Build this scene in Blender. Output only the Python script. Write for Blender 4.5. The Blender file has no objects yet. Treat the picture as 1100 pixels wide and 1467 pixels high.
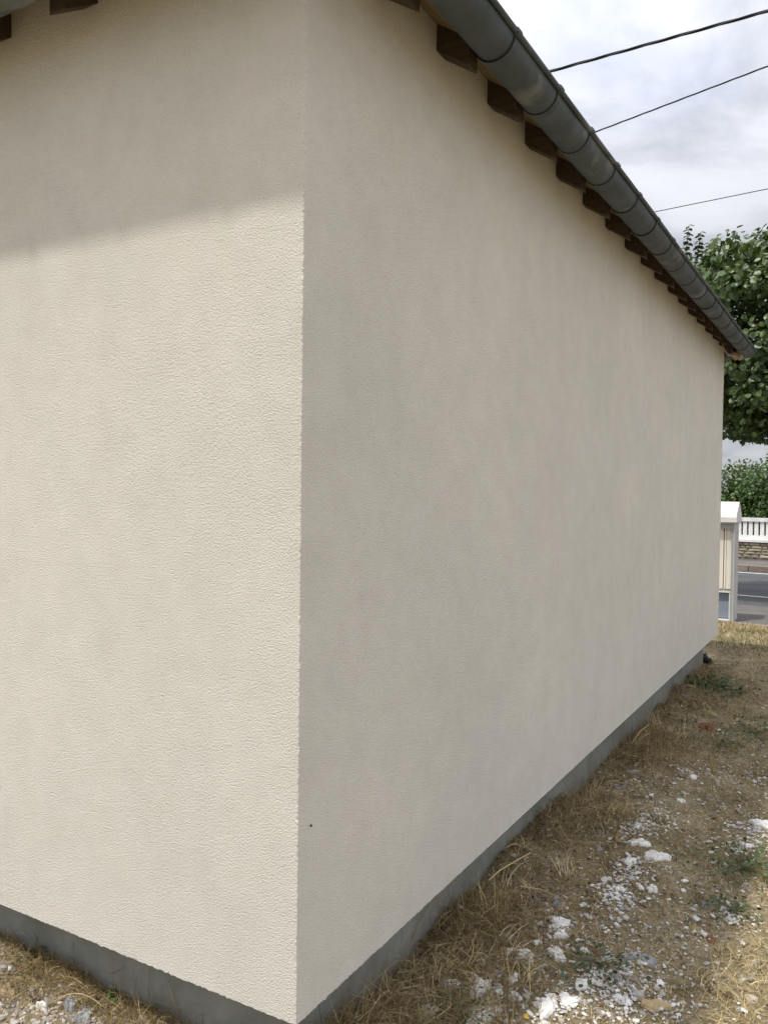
import bpy, math, random
import numpy as np
from mathutils import Vector, Matrix
random.seed(7); rng = np.random.default_rng(11)
S = bpy.context.scene
COL = S.collection

# ------------------------------------------------------------------ camera
cam_d = bpy.data.cameras.new('camera'); cam = bpy.data.objects.new('camera', cam_d); COL.objects.link(cam)
cam_d.sensor_fit = 'HORIZONTAL'; cam_d.sensor_width = 36; cam_d.lens = 36*1189/1100
cam_d.clip_start = .05; cam_d.clip_end = 6000
CP = Vector((1.16500396, -1.61380395, 1.6))
r_, u_, f_ = (.86486448, .50186124, .01203026), (-.02314753, .01592864, .99960516), (-.50147146, .86480147, -.02539296)
cam.matrix_world = Matrix(((r_[0], u_[0], -f_[0], CP.x), (r_[1], u_[1], -f_[1], CP.y), (r_[2], u_[2], -f_[2], CP.z), (0, 0, 0, 1)))
S.camera = cam
R3 = np.array([r_, u_, f_])
def hit(px, py, ax, val):
    """point of the photograph's pixel on the plane coordinate[ax] = val"""
    d = R3.T @ np.array([px-550, -(py-733.5), 1189.0]); c = np.array(CP)
    return c + d*((val-c[ax])/d[ax])

# ------------------------------------------------------------------ light
S.view_settings.view_transform = 'Standard'; S.view_settings.look = 'None'
S.view_settings.gamma = 1; S.view_settings.exposure = .45; S.view_settings.use_curve_mapping = False
TO_SUN = Vector((-.168, -.350, .906)).normalized()
sun_d = bpy.data.lights.new('sun', 'SUN'); sun = bpy.data.objects.new('sun', sun_d); COL.objects.link(sun)
sun_d.energy = 2.6; sun_d.angle = math.radians(2.0); sun_d.color = (1, .965, .895)
sun.rotation_euler = TO_SUN.to_track_quat('Z', 'Y').to_euler(); sun.location = (-4, -6, 14)
W = bpy.data.worlds.new('World'); S.world = W; W.use_nodes = True
nt = W.node_tree; N = nt.nodes; L = nt.links; N.clear()
def nd(t, **k):
    n = N.new(t)
    for a, b in k.items(): setattr(n, a, b)
    return n
out = nd('ShaderNodeOutputWorld'); bg = nd('ShaderNodeBackground'); bg.inputs[1].default_value = .1
sky = nd('ShaderNodeTexSky', sky_type='NISHITA', sun_disc=False)
sky.sun_elevation = math.asin(TO_SUN.z); sky.sun_rotation = math.atan2(TO_SUN.x, TO_SUN.y)
tc = nd('ShaderNodeTexCoord'); sep = nd('ShaderNodeSeparateXYZ'); L.new(tc.outputs['Generated'], sep.inputs[0])
zc = nd('ShaderNodeMath', operation='MAXIMUM'); L.new(sep.outputs[2], zc.inputs[0]); zc.inputs[1].default_value = 0
za = nd('ShaderNodeMath', operation='ADD'); L.new(zc.outputs[0], za.inputs[0]); za.inputs[1].default_value = .22
dx = nd('ShaderNodeMath', operation='DIVIDE'); L.new(sep.outputs[0], dx.inputs[0]); L.new(za.outputs[0], dx.inputs[1])
dy = nd('ShaderNodeMath', operation='DIVIDE'); L.new(sep.outputs[1], dy.inputs[0]); L.new(za.outputs[0], dy.inputs[1])
cb = nd('ShaderNodeCombineXYZ'); L.new(dx.outputs[0], cb.inputs[0]); L.new(dy.outputs[0], cb.inputs[1])
n1 = nd('ShaderNodeTexNoise'); L.new(cb.outputs[0], n1.inputs['Vector']); n1.inputs['Scale'].default_value = 2.3; n1.inputs['Detail'].default_value = 7; n1.inputs['Roughness'].default_value = .56; n1.inputs['Distortion'].default_value = .35
cr = nd('ShaderNodeValToRGB'); L.new(n1.outputs[0], cr.inputs[0])
e = cr.color_ramp.elements
e[0].position = .36; e[0].color = (3.2, 3.35, 3.85, 1); e[1].position = .63; e[1].color = (5.55, 5.65, 6.05, 1)
x = e.new(.50); x.color = (4.55, 4.7, 5.15, 1)
x = e.new(.56); x.color = (5.2, 5.3, 5.75, 1)
n2 = nd('ShaderNodeTexNoise'); L.new(cb.outputs[0], n2.inputs['Vector']); n2.inputs['Scale'].default_value = .8; n2.inputs['Detail'].default_value = 4
mr = nd('ShaderNodeMapRange'); L.new(n2.outputs[0], mr.inputs[0]); mr.inputs[1].default_value = .36; mr.inputs[2].default_value = .46; mr.inputs[3].default_value = .55; mr.inputs[4].default_value = 1
mx = nd('ShaderNodeMix', data_type='RGBA'); L.new(mr.outputs[0], mx.inputs[0]); L.new(sky.outputs[0], mx.inputs[6]); L.new(cr.outputs[0], mx.inputs[7])
pw = nd('ShaderNodeMath', operation='POWER'); L.new(zc.outputs[0], pw.inputs[0]); pw.inputs[1].default_value = 1.6
gr = nd('ShaderNodeMath', operation='MULTIPLY_ADD'); L.new(pw.outputs[0], gr.inputs[0]); gr.inputs[1].default_value = 2.25; gr.inputs[2].default_value = .84
vm = nd('ShaderNodeVectorMath', operation='SCALE'); L.new(mx.outputs[2], vm.inputs[0]); L.new(gr.outputs[0], vm.inputs['Scale'])
L.new(vm.outputs[0], bg.inputs[0]); L.new(bg.outputs[0], out.inputs[0])

# ------------------------------------------------------------------ materials
def mat(name, color=None, rough=.8, metal=0, spec=.4, build=None):
    m = bpy.data.materials.new(name); m.use_nodes = True
    t = m.node_tree; b = t.nodes['Principled BSDF']
    b.inputs['Roughness'].default_value = rough; b.inputs['Metallic'].default_value = metal
    b.inputs['Specular IOR Level'].default_value = spec
    if color: b.inputs['Base Color'].default_value = (*color, 1)
    if build: build(t, b)
    return m
def link(t, a, b): t.links.new(a, b)
def noise(t, scale, detail=4, rough=.55, vec=None, stretch=None, dist=0):
    n = t.nodes.new('ShaderNodeTexNoise'); n.inputs['Scale'].default_value = scale; n.inputs['Detail'].default_value = detail
    n.inputs['Roughness'].default_value = rough; n.inputs['Distortion'].default_value = dist
    c = t.nodes.new('ShaderNodeTexCoord'); src = c.outputs['Object']
    if stretch:
        mp = t.nodes.new('ShaderNodeMapping'); mp.inputs['Scale'].default_value = stretch; link(t, src, mp.inputs[0]); src = mp.outputs[0]
    link(t, src, n.inputs['Vector']); return n.outputs[0]
def ramp(t, fac, stops):
    r = t.nodes.new('ShaderNodeValToRGB'); link(t, fac, r.inputs[0]); e = r.color_ramp.elements
    e[0].position, e[0].color = stops[0][0], (*stops[0][1], 1); e[1].position, e[1].color = stops[-1][0], (*stops[-1][1], 1)
    for p, c in stops[1:-1]: q = e.new(p); q.color = (*c, 1)
    return r.outputs[0]
def mixc(t, fac, a, b, mode='MIX'):
    m = t.nodes.new('ShaderNodeMix'); m.data_type = 'RGBA'; m.blend_type = mode
    if isinstance(fac, (int, float)): m.inputs[0].default_value = fac
    else: link(t, fac, m.inputs[0])
    for i, v in ((6, a), (7, b)):
        if isinstance(v, tuple): m.inputs[i].default_value = (*v, 1)
        else: link(t, v, m.inputs[i])
    return m.outputs[2]
def bump(t, b, h, strength, dist, prev=None):
    n = t.nodes.new('ShaderNodeBump'); n.inputs['Strength'].default_value = strength; n.inputs['Distance'].default_value = dist
    link(t, h, n.inputs['Height'])
    if prev is not None: link(t, prev, n.inputs['Normal'])
    link(t, n.outputs[0], b.inputs['Normal']); return n.outputs[0]
def gm(c, k): return tuple(v*k for v in c)

WALLC = (.705, .676, .603)
def b_render(t, b):
    big = noise(t, 1.1, 4, .6); st = noise(t, 2.2, 4, .6, stretch=(2.2, 2.2, .35)); mid = noise(t, 9, 5, .65)
    c = ramp(t, big, [(.3, (WALLC[0]*.94, WALLC[1]*.945, WALLC[2]*.94)), (.5, gm(WALLC, .98)), (.7, (WALLC[0]*1.04, WALLC[1]*1.03, WALLC[2]*1.02))])
    c = mixc(t, .12, c, ramp(t, st, [(.35, (.90, .895, .89)), (.65, (1.0, 1.0, 1.0))]), 'MULTIPLY')
    c = mixc(t, .8, c, ramp(t, mid, [(.3, (.93, .925, .92)), (.7, (1.02, 1.02, 1.02))]), 'MULTIPLY')
    c = mixc(t, .45, c, ramp(t, noise(t, 3.7, 5, .6, dist=1.2), [(.3, (.95, .935, .935)), (.5, (1, 1, 1)), (.7, (.975, .99, .95))]), 'MULTIPLY')
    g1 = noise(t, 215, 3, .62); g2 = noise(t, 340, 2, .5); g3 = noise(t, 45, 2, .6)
    c = mixc(t, .5, c, ramp(t, g1, [(.30, (.72, .70, .66)), (.44, (1, 1, 1))]), 'MULTIPLY')  # shade in the pits of the grain, painted into the base colour
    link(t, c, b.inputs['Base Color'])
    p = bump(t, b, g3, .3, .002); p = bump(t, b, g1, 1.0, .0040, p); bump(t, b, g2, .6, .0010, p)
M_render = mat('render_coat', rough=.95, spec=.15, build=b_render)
def b_plinth(t, b):
    c = ramp(t, noise(t, 3, 6, .65), [(.3, (.19, .20, .175)), (.5, (.27, .28, .25)), (.72, (.35, .355, .31))])
    c = mixc(t, ramp(t, noise(t, 5, 5, .6, stretch=(1, 1, .4)), [(.52, (0, 0, 0)), (.7, (.6, .6, .6))]), c, (.2, .17, .12))
    tcn = t.nodes.new('ShaderNodeTexCoord'); sx = t.nodes.new('ShaderNodeSeparateXYZ'); link(t, tcn.outputs['Object'], sx.inputs[0])
    ad = t.nodes.new('ShaderNodeMath'); ad.operation = 'MULTIPLY_ADD'; link(t, noise(t, 9, 6, .7), ad.inputs[0]); ad.inputs[1].default_value = .30; link(t, sx.outputs[2], ad.inputs[2])
    c = mixc(t, ramp(t, ad.outputs[0], [(.16, (.85, .85, .85)), (.30, (0, 0, 0))]), c, (.19, .145, .09))
    c = mixc(t, ramp(t, noise(t, 26, 5, .7, stretch=(1, 1, .25)), [(.58, (0, 0, 0)), (.72, (.55, .55, .55))]), c, (.12, .11, .09))
    link(t, c, b.inputs['Base Color']); bump(t, b, noise(t, 60, 6, .6), .6, .004)
M_plinth = mat('cement_plinth', rough=.9, spec=.2, build=b_plinth)
def b_wood(t, b):
    c = ramp(t, noise(t, 14, 6, .6, stretch=(1, 1, 6)), [(.3, (.035, .023, .013)), (.7, (.085, .055, .033))])
    link(t, c, b.inputs['Base Color']); bump(t, b, noise(t, 60, 4, stretch=(1, 1, 5)), .4, .002)
M_wood = mat('stained_rafter_wood', rough=.75, build=b_wood)
def b_soffit(t, b):
    c = ramp(t, noise(t, 8, 5, .6), [(.3, (.20, .15, .085)), (.7, (.29, .225, .135))])
    link(t, c, b.inputs['Base Color']); bump(t, b, noise(t, 40, 4), .3, .002)
M_soffit = mat('soffit_board', rough=.85, build=b_soffit)
def b_zinc(t, b):
    c = ramp(t, noise(t, 6, 6, .65), [(.3, (.062, .075, .080)), (.55, (.090, .106, .112)), (.75, (.125, .142, .148))])
    c = mixc(t, ramp(t, noise(t, 3.2, 5, .6), [(.58, (0, 0, 0)), (.66, (.7, .7, .7))]), c, (.22, .225, .21))
    c = mixc(t, ramp(t, noise(t, 13, 6, .7), [(.62, (0, 0, 0)), (.72, (.6, .6, .6))]), c, (.06, .055, .045))
    link(t, c, b.inputs['Base Color']); bump(t, b, noise(t, 25, 5), .15, .002)
    link(t, ramp(t, noise(t, 9, 4), [(.3, (.55, .55, .55)), (.7, (.75, .75, .75))]), b.inputs['Roughness'])
M_zinc = mat('weathered_zinc', rough=.6, metal=.15, spec=.3, build=b_zinc)
M_zinc_dark = mat('bracket_zinc', (.075, .08, .08), rough=.55, metal=.4)
M_seam = mat('seam_shadow_strip', (.02, .02, .02), rough=.8)  # near-black strip painted in for the shaded gap beside each bracket strap
def b_tile(t, b):
    link(t, ramp(t, noise(t, 5, 5), [(.3, (.16, .07, .045)), (.7, (.27, .13, .08))]), b.inputs['Base Color']); bump(t, b, noise(t, 30, 4), .4, .006)
M_tile = mat('roof_clay', rough=.85, build=b_tile)
def b_soil(t, b):
    c = ramp(t, noise(t, 2.2, 8, .7), [(.3, (.145, .113, .064)), (.5, (.245, .197, .118)), (.66, (.40, .33, .215))])
    c = mixc(t, ramp(t, noise(t, 1.3, 6, .7), [(.52, (0, 0, 0)), (.66, (.75, .75, .75))]), c, (.21, .175, .10))
    c = mixc(t, .8, c, ramp(t, noise(t, 90, 5, .75), [(.3, (.5, .48, .46)), (.55, (1, 1, 1)), (.75, (1.45, 1.4, 1.3))]), 'MULTIPLY')
    link(t, c, b.inputs['Base Color'])
    p = bump(t, b, noise(t, 22, 6, .7), .7, .012); bump(t, b, noise(t, 130, 5, .7), .8, .004, p)
M_soil = mat('dry_soil', rough=.95, spec=.15, build=b_soil)
def attr_mat(name, rough=.8, spec=.3, trans=0, jitter=None, bmp=None):
    def bld(t, b):
        a = t.nodes.new('ShaderNodeAttribute'); a.attribute_name = 'tint'; c = a.outputs['Color']
        if jitter: c = mixc(t, 1, c, ramp(t, noise(t, jitter, 4, .7), [(.3, (.75, .75, .75)), (.7, (1.2, 1.2, 1.2))]), 'MULTIPLY')
        link(t, c, b.inputs['Base Color'])
        if bmp: bump(t, b, noise(t, bmp[0], 4, .7), .6, bmp[1])
        if trans:
            tr = t.nodes.new('ShaderNodeBsdfTranslucent'); link(t, c, tr.inputs[0]); mxs = t.nodes.new('ShaderNodeMixShader'); mxs.inputs[0].default_value = trans
            o = t.nodes['Material Output']; link(t, b.outputs[0], mxs.inputs[1]); link(t, tr.outputs[0], mxs.inputs[2]); link(t, mxs.outputs[0], o.inputs[0])
    return mat(name, rough=rough, spec=spec, build=bld)
M_straw = attr_mat('dry_straw', .7, .25, .15)
M_pebble = attr_mat('pebble_stone', .85, .25, 0, 120)
M_leaf = attr_mat('foliage', .42, .5, .25)
def b_plaster(t, b):
    c = ramp(t, noise(t, 30, 5, .7), [(.25, (.50, .48, .45)), (.5, (.74, .72, .68)), (.75, (.82, .80, .77))])
    link(t, c, b.inputs['Base Color']); bump(t, b, noise(t, 110, 5, .7), .8, .004)
M_plaster = mat('white_plaster_lump', rough=.9, spec=.2, build=b_plaster)
def b_gplaster(t, b):
    c = ramp(t, noise(t, 30, 5, .7), [(.3, (.2, .2, .195)), (.7, (.38, .375, .365))])
    link(t, c, b.inputs['Base Color']); bump(t, b, noise(t, 110, 5, .7), .8, .004)
M_gplaster = mat('grey_mortar_lump', rough=.9, spec=.2, build=b_gplaster)
def b_asphalt(t, b):
    c = ramp(t, noise(t, 1.1, 5, .6, stretch=(.25, 1.6, 1)), [(.35, (.052, .053, .055)), (.65, (.085, .086, .088))])
    c = mixc(t, .8, c, ramp(t, noise(t, 60, 4, .7), [(.3, (.7, .7, .7)), (.7, (1.3, 1.3, 1.3))]), 'MULTIPLY')
    link(t, c, b.inputs['Base Color']); bump(t, b, noise(t, 90, 4), .5, .004)
M_asphalt = mat('asphalt', rough=.85, build=b_asphalt)
def b_asphalt2(t, b):
    c = ramp(t, noise(t, 3, 6, .65), [(.3, (.10, .092, .085)), (.7, (.165, .15, .135))])
    link(t, c, b.inputs['Base Color']); bump(t, b, noise(t, 90, 4), .5, .004)
M_asphalt_old = mat('worn_asphalt', rough=.9, build=b_asphalt2)
def b_line(t, b):
    link(t, ramp(t, noise(t, 16, 6, .75), [(.3, (.30, .30, .29)), (.55, (.62, .62, .60))]), b.inputs['Base Color'])
M_line = mat('road_paint', rough=.7, build=b_line)
def b_kerb(t, b):
    link(t, ramp(t, noise(t, 4, 6, .7), [(.3, (.17, .13, .10)), (.7, (.30, .24, .19))]), b.inputs['Base Color']); bump(t, b, noise(t, 40, 4), .4, .004)
M_kerb = mat('kerb_stone', rough=.9, build=b_kerb)
def b_white(t, b):
    link(t, ramp(t, noise(t, 7, 6, .7), [(.3, (.62, .61, .58)), (.6, (.80, .79, .77))]), b.inputs['Base Color']); bump(t, b, noise(t, 50, 4), .2, .002)
M_white = mat('white_masonry_paint', rough=.75, build=b_white)
def b_cabwall(t, b):
    link(t, ramp(t, noise(t, 7, 6, .7), [(.3, (.46, .45, .42)), (.6, (.56, .55, .52))]), b.inputs['Base Color']); bump(t, b, noise(t, 90, 4), .4, .003)
M_cabwall = mat('pale_rendered_block', rough=.85, build=b_cabwall)
M_cream = mat('cream_panel', (.80, .75, .64), rough=.6)
M_greyframe = mat('grey_metal_frame', (.42, .44, .46), rough=.45, metal=.3)
M_bluegrey = mat('blue_grey_panel', (.24, .28, .35), rough=.5)
M_black = mat('black_rubber', (.015, .015, .017), rough=.5)
M_cable = mat('cable_sheath', (.02, .02, .024), rough=.6)
M_mortar = mat('wall_mortar', (.20, .175, .14), rough=.95, spec=.1)
STONES = [mat('wall_stone', c, rough=.9, spec=.2) for c in ((.40, .33, .22), (.33, .28, .20), (.48, .42, .31), (.27, .24, .19))]
def b_bark(t, b):
    link(t, ramp(t, noise(t, 14, 6, .7, stretch=(1, 1, .25)), [(.3, (.05, .042, .033)), (.7, (.14, .12, .10))]), b.inputs['Base Color']); bump(t, b, noise(t, 30, 5, stretch=(1, 1, .2)), .8, .01)
M_bark = mat('bark', rough=.95, build=b_bark)
M_foam = mat('expanding_foam', (.42, .33, .24), rough=.8)
M_wire = mat('pale_wire', (.45, .40, .34), rough=.5)
M_brick = mat('terracotta', (.26, .12, .07), rough=.9)
M_yleaf = mat('yellow_leaf', (.55, .36, .06), rough=.7)
M_pipe = mat('grey_plastic', (.22, .22, .22), rough=.5)

# ------------------------------------------------------------------ helpers
def tag(o, label=None, cat=None, group=None, kind=None):
    if label: o['label'] = label
    if cat: o['category'] = cat
    if group: o['group'] = group
    if kind: o['kind'] = kind
    return o
def empty(name, loc, label, cat, group=None):
    o = bpy.data.objects.new(name, None); COL.objects.link(o); o.location = loc; o.empty_display_size = .1
    return tag(o, label, cat, group)
def link_mesh(name, me, m=None, parent=None, loc=(0, 0, 0)):
    o = bpy.data.objects.new(name, me); COL.objects.link(o); o.location = loc
    if m is not None and not me.materials: me.materials.append(m)
    if parent is not None: o.parent = parent; o.location = Vector(loc) - (Vector(parent.location) if parent.parent is None else Vector((0, 0, 0)))
    return o
class MB:
    def __init__(s): s.v = []; s.f = []
    def add(s, vs, fs):
        k = len(s.v); s.v += [tuple(p) for p in vs]; s.f += [tuple(i+k for i in f) for f in fs]; return s
    def box(s, a, b, M=None):
        vs = [Vector((x, y, z)) for x in (a[0], b[0]) for y in (a[1], b[1]) for z in (a[2], b[2])]
        if M: vs = [M @ p for p in vs]
        return s.add(vs, [(0, 1, 3, 2), (4, 6, 7, 5), (0, 4, 5, 1), (2, 3, 7, 6), (0, 2, 6, 4), (1, 5, 7, 3)])
    def prism(s, poly, axis, a, b):
        """poly: 2-D points in the two other axes (in order), extruded along axis from a to b"""
        o = [i for i in range(3) if i != axis]; n = len(poly); vs = []
        for t in (a, b):
            for p in poly:
                q = [0, 0, 0]; q[o[0]] = p[0]; q[o[1]] = p[1]; q[axis] = t; vs.append(q)
        return s.add(vs, [tuple(range(n-1, -1, -1)), tuple(range(n, 2*n))] + [(i, (i+1) % n, n+(i+1) % n, n+i) for i in range(n)])
    def tube(s, pts, rad, n=8, cap=True):
        pts = [Vector(p) for p in pts]; rads = rad if isinstance(rad, (list, tuple)) else [rad]*len(pts)
        k = len(s.v); up = Vector((0, 0, 1))
        for i, p in enumerate(pts):
            d = (pts[min(i+1, len(pts)-1)]-pts[max(i-1, 0)]).normalized()
            a = d.cross(up if abs(d.z) < .95 else Vector((1, 0, 0))).normalized(); c = d.cross(a)
            for j in range(n):
                t = 2*math.pi*j/n; s.v.append(tuple(p + (a*math.cos(t)+c*math.sin(t))*rads[i]))
        for i in range(len(pts)-1):
            for j in range(n): s.f.append((k+i*n+j, k+i*n+(j+1) % n, k+(i+1)*n+(j+1) % n, k+(i+1)*n+j))
        if cap: s.f.append(tuple(k+j for j in range(n-1, -1, -1))); s.f.append(tuple(k+(len(pts)-1)*n+j for j in range(n)))
        return s
    def mesh(s, name, smooth=False):
        me = bpy.data.meshes.new(name); me.from_pydata(s.v, [], s.f); me.validate()
        import bmesh
        bm = bmesh.new(); bm.from_mesh(me); bmesh.ops.recalc_face_normals(bm, faces=bm.faces); bm.to_mesh(me); bm.free()
        if smooth: me.polygons.foreach_set('use_smooth', [True]*len(me.polygons))
        return me
    def build(s, name, m, parent=None, smooth=False, origin=None):
        if origin is not None: s.v = [tuple(np.array(p)-np.array(origin)) for p in s.v]
        elif parent is not None and parent.parent is None: o = parent.location; s.v = [(p[0]-o.x, p[1]-o.y, p[2]-o.z) for p in s.v]
        me = s.mesh(name, smooth); o = bpy.data.objects.new(name, me); COL.objects.link(o); me.materials.append(m)
        if parent is not None: o.parent = parent
        if origin is not None: o.location = Vector(origin) - (parent.location if parent is not None and parent.parent is None else Vector((0, 0, 0)))
        return o
def np_mesh(name, V, T, tint=None, smooth=False):
    """V (n,3), T (m,3 or 4) arrays"""
    me = bpy.data.meshes.new(name); k = T.shape[1]
    me.vertices.add(len(V)); me.vertices.foreach_set('co', np.ascontiguousarray(V, np.float32).ravel())
    me.loops.add(T.size); me.loops.foreach_set('vertex_index', np.ascontiguousarray(T, np.int32).ravel())
    me.polygons.add(len(T)); me.polygons.foreach_set('loop_start', np.arange(0, T.size, k, dtype=np.int32))
    if tint is not None:
        a = me.attributes.new('tint', 'FLOAT_COLOR', 'POINT'); c = np.ones((len(V), 4), np.float32); c[:, :3] = tint; a.data.foreach_set('color', c.ravel())
    me.update(calc_edges=True)
    me.polygons.foreach_set('use_smooth', np.full(len(T), smooth))
    return me
def vnoise(x, y, seed=0):
    x = np.asarray(x, float); y = np.asarray(y, float)
    xi = np.floor(x).astype(np.int64); yi = np.floor(y).astype(np.int64); fx = x-xi; fy = y-yi
    fx = fx*fx*(3-2*fx); fy = fy*fy*(3-2*fy)
    def h(a, b):
        n = (a*374761393 + b*668265263 + seed*2147483647) & 0xffffffff
        n = ((n ^ (n >> 13))*1274126177) & 0xffffffff
        return ((n ^ (n >> 16)) & 0xffff)/65535.0
    return (h(xi, yi)*(1-fx)+h(xi+1, yi)*fx)*(1-fy)+(h(xi, yi+1)*(1-fx)+h(xi+1, yi+1)*fx)*fy
def fbm(x, y, seed=0, o=4):
    s = 0; a = .5
    for i in range(o): s = s+a*(vnoise(x*2**i, y*2**i, seed+i)-.5); a *= .5
    return s
def sstep(a, b, x): t = np.clip((x-a)/(b-a), 0, 1); return t*t*(3-2*t)
def pix(p):
    q = R3 @ (np.array(p)-np.array(CP)); return 550+1189*q[0]/q[2], 733.5-1189*q[1]/q[2]

# ------------------------------------------------------------------ ground
HL, HW, ZB, ZT, RC = 6.65, 5.2, .30, 3.025, .11      # house length (Y), width (-X), render bottom, wall top, recess of plinth
def gh(x, y):
    x = np.asarray(x, float); y = np.asarray(y, float)
    near = 1-sstep(5.5, 8.8, y)
    b = .030*(1-sstep(2.5, 6.5, y))
    dR = np.where(y > -.1, np.maximum(x+RC, 0), np.hypot(np.maximum(x+RC, 0), y+.1))
    dL = np.where(x < 0, np.abs(y-RC), 9)
    b = b + .004*np.exp(-(dR/.22)**2)*(1-sstep(3, 6, y)) + .07*np.exp(-(dL/.34)**2)*(.75+.5*sstep(.3, 1.4, -x))
    b = b + .075*np.exp(-(dR/.10)**2)*sstep(.45, .95, vnoise(y*3.1, y*0+1, 25))*(y > .1)*(1-sstep(5, 6.6, y))
    n = fbm(x*2.2, y*2.2, 3)*.045 + fbm(x*9, y*9, 8)*.028 + fbm(x*34, y*34, 15, 3)*.016
    far = 1-sstep(2.5, 6, np.abs(x))
    return b*(.3+.7*near)*far + n*near*far*(1-sstep(7, 9, y))
def axis(lo, hi, st, far):
    a = list(np.arange(lo, hi+1e-6, st)); g = st; p = hi
    while p < far: g *= 1.35; p += g; a.append(p)
    g = st; p = lo
    while p > -far: g *= 1.35; p -= g; a.insert(0, p)
    return np.array(a)
ax = axis(-1.6, 1.9, .015, 4000); ay = axis(-.9, 4.5, .018, 4000)
GX, GY = np.meshgrid(ax, ay, indexing='ij'); GZ = gh(GX, GY)
nx, ny = GX.shape; I = np.arange(nx*ny).reshape(nx, ny)
Q = np.stack([I[:-1, :-1], I[1:, :-1], I[1:, 1:], I[:-1, 1:]], -1).reshape(-1, 4)
tag(link_mesh('ground', np_mesh('ground', np.stack([GX, GY, GZ], -1).reshape(-1, 3), Q, smooth=True), M_soil), 'dry brown patchy soil beside the rendered wall', kind='structure')

# ------------------------------------------------------------------ road, rotated a little against the wall
RA = math.atan(-.14); RD = Vector((math.cos(RA), math.sin(RA), 0)); RN = Vector((-math.sin(RA), math.cos(RA), 0)); RO = Vector((-.3, 0, 0))
MRD = Matrix.Translation(RO) @ Matrix(((RD.x, RN.x, 0, 0), (RD.y, RN.y, 0, 0), (0, 0, 1, 0), (0, 0, 0, 1)))
def road_v(x, y): return (Vector((x, y, 0))-RO).dot(RN)
def strip(name, m, v0, v1, z, label, u0=-60, u1=60, h=0):
    mb = MB()
    if h: mb.box((u0, v0, -.3), (u1, v1, z), MRD)
    else: mb.add([MRD @ Vector(p) for p in ((u0, v0, z), (u1, v0, z), (u1, v1, z), (u0, v1, z))], [(0, 1, 2, 3)])
    return tag(mb.build(name, m), label, kind='structure')
VE = road_v(-.1, 9.55); VC = road_v(-.35, 12.57); VW = road_v(-.8, 16.78); VK = road_v(-.9, 17.2); VF = road_v(-1.1, 19.0)
VP = road_v(-.2, 11.4)
strip('road', M_asphalt, VP, VK+.01, .008, 'dark asphalt road across the end of the plot')
strip('road_shoulder', M_asphalt_old, VE, VP, .008, 'worn brownish asphalt along the near road edge')
strip('road_centre_line', M_line, VC-.06, VC+.06, .013, 'thin pale line painted along the road')
strip('road_edge_line', M_line, VW-.06, VW+.07, .013, 'white line painted beside the far kerb')
strip('pavement', M_asphalt_old, VK+.17, VF+.4, .118, 'brown grey pavement beyond the road', h=1)
kr = strip('kerb', M_kerb, VK+.003, VK+.167, .125, 'brown stone kerb of the far pavement', u0=-60, u1=-6.02, h=1)
kst = MB().box((-.4925, -.08, -.2), (.4925, .08, .125)).mesh('kerb_stone')
for i in range(14):
    link_mesh('kerb_stone', kst, M_kerb, kr, MRD @ Vector((-5.5+i, VK+.085, .0015*(i % 3)))); bpy.data.objects[-1]
for o in kr.children: o.rotation_euler.z = RA
k2 = MB().box((8.02, VK+.003, -.3), (60, VK+.167, .125), MRD).build('kerb_run', M_kerb, kr)
gb = MB(); gb.box((-30, VE-.12, -.1), (30, VE-.004, .012), MRD)
tag(gb.build('road_gutter_strip', M_kerb), 'narrow sandy strip between verge and asphalt', kind='structure')

# ------------------------------------------------------------------ house
house = empty('house', (-HW/2, HL/2, 0), 'low cream rendered house with zinc gutter and grey recessed plinth', 'house')
def wall_sheet(name, axis_dir):
    st = .0075
    zs = np.arange(ZB, ZT+.001, st); zs[-1] = ZT
    if axis_dir == 'L': a = np.concatenate([np.arange(0, 1.5, st), np.arange(1.5, HW-.05, .1), [HW]])
    else:
        a = [0.]; g = st
        while a[-1] < HL-.1: a.append(a[-1]+g); g = st*(1+.55*max(0, a[-1]-1.2))
        a = np.array(a+[HL])
    A, Zz = np.meshgrid(a, zs, indexing='ij')
    amp = .0011*(1-sstep(1.5, 4, A))
    d = (vnoise(A*1.3, Zz*1.1, 9)-.5)*.006*sstep(0, .3, A)
    d[0, :] = 0; A2 = A.copy(); Z2 = Zz.copy()
    Z2[:, 0] += rng.normal(0, .0013, len(a))*(a < 3)
    corner = rng.normal(0, .0011, len(zs)) + (vnoise(zs*70, zs*0, 5)-.5)*.0024
    rngc = CORNER if CORNER.size else corner
    if axis_dir == 'L':
        P = np.stack([-A2, -d, Z2], -1)
    else: P = np.stack([d, A2, Z2], -1)
    P[0, :, 0] = rngc[:, 0]; P[0, :, 1] = rngc[:, 1]
    P[1, :, :2] = P[1, :, :2]*.6 + P[1, :, :2]*.4
    P[0, 0, 2] = ZB
    P = P.reshape(-1, 3) - np.array(house.location)
    I = np.arange(len(a)*len(zs)).reshape(len(a), len(zs))
    if axis_dir == 'L': Q = np.stack([I[:-1, :-1], I[:-1, 1:], I[1:, 1:], I[1:, :-1]], -1)
    else: Q = np.stack([I[:-1, :-1], I[1:, :-1], I[1:, 1:], I[:-1, 1:]], -1)
    return P, Q.reshape(-1, 4)
nz = len(np.arange(ZB, ZT+.001, .0075)); zc_ = np.arange(nz)*.0075
ca = rng.normal(0, .0007, nz)+(vnoise(zc_*45, zc_*0, 5)-.5)*.0012; cbb = rng.normal(0, .0005, nz)
CORNER = np.stack([-.0008+ca, .0008-ca*.2+cbb], -1)
PL, QL = wall_sheet('a', 'L'); PR, QR = wall_sheet('b', 'R')
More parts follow.
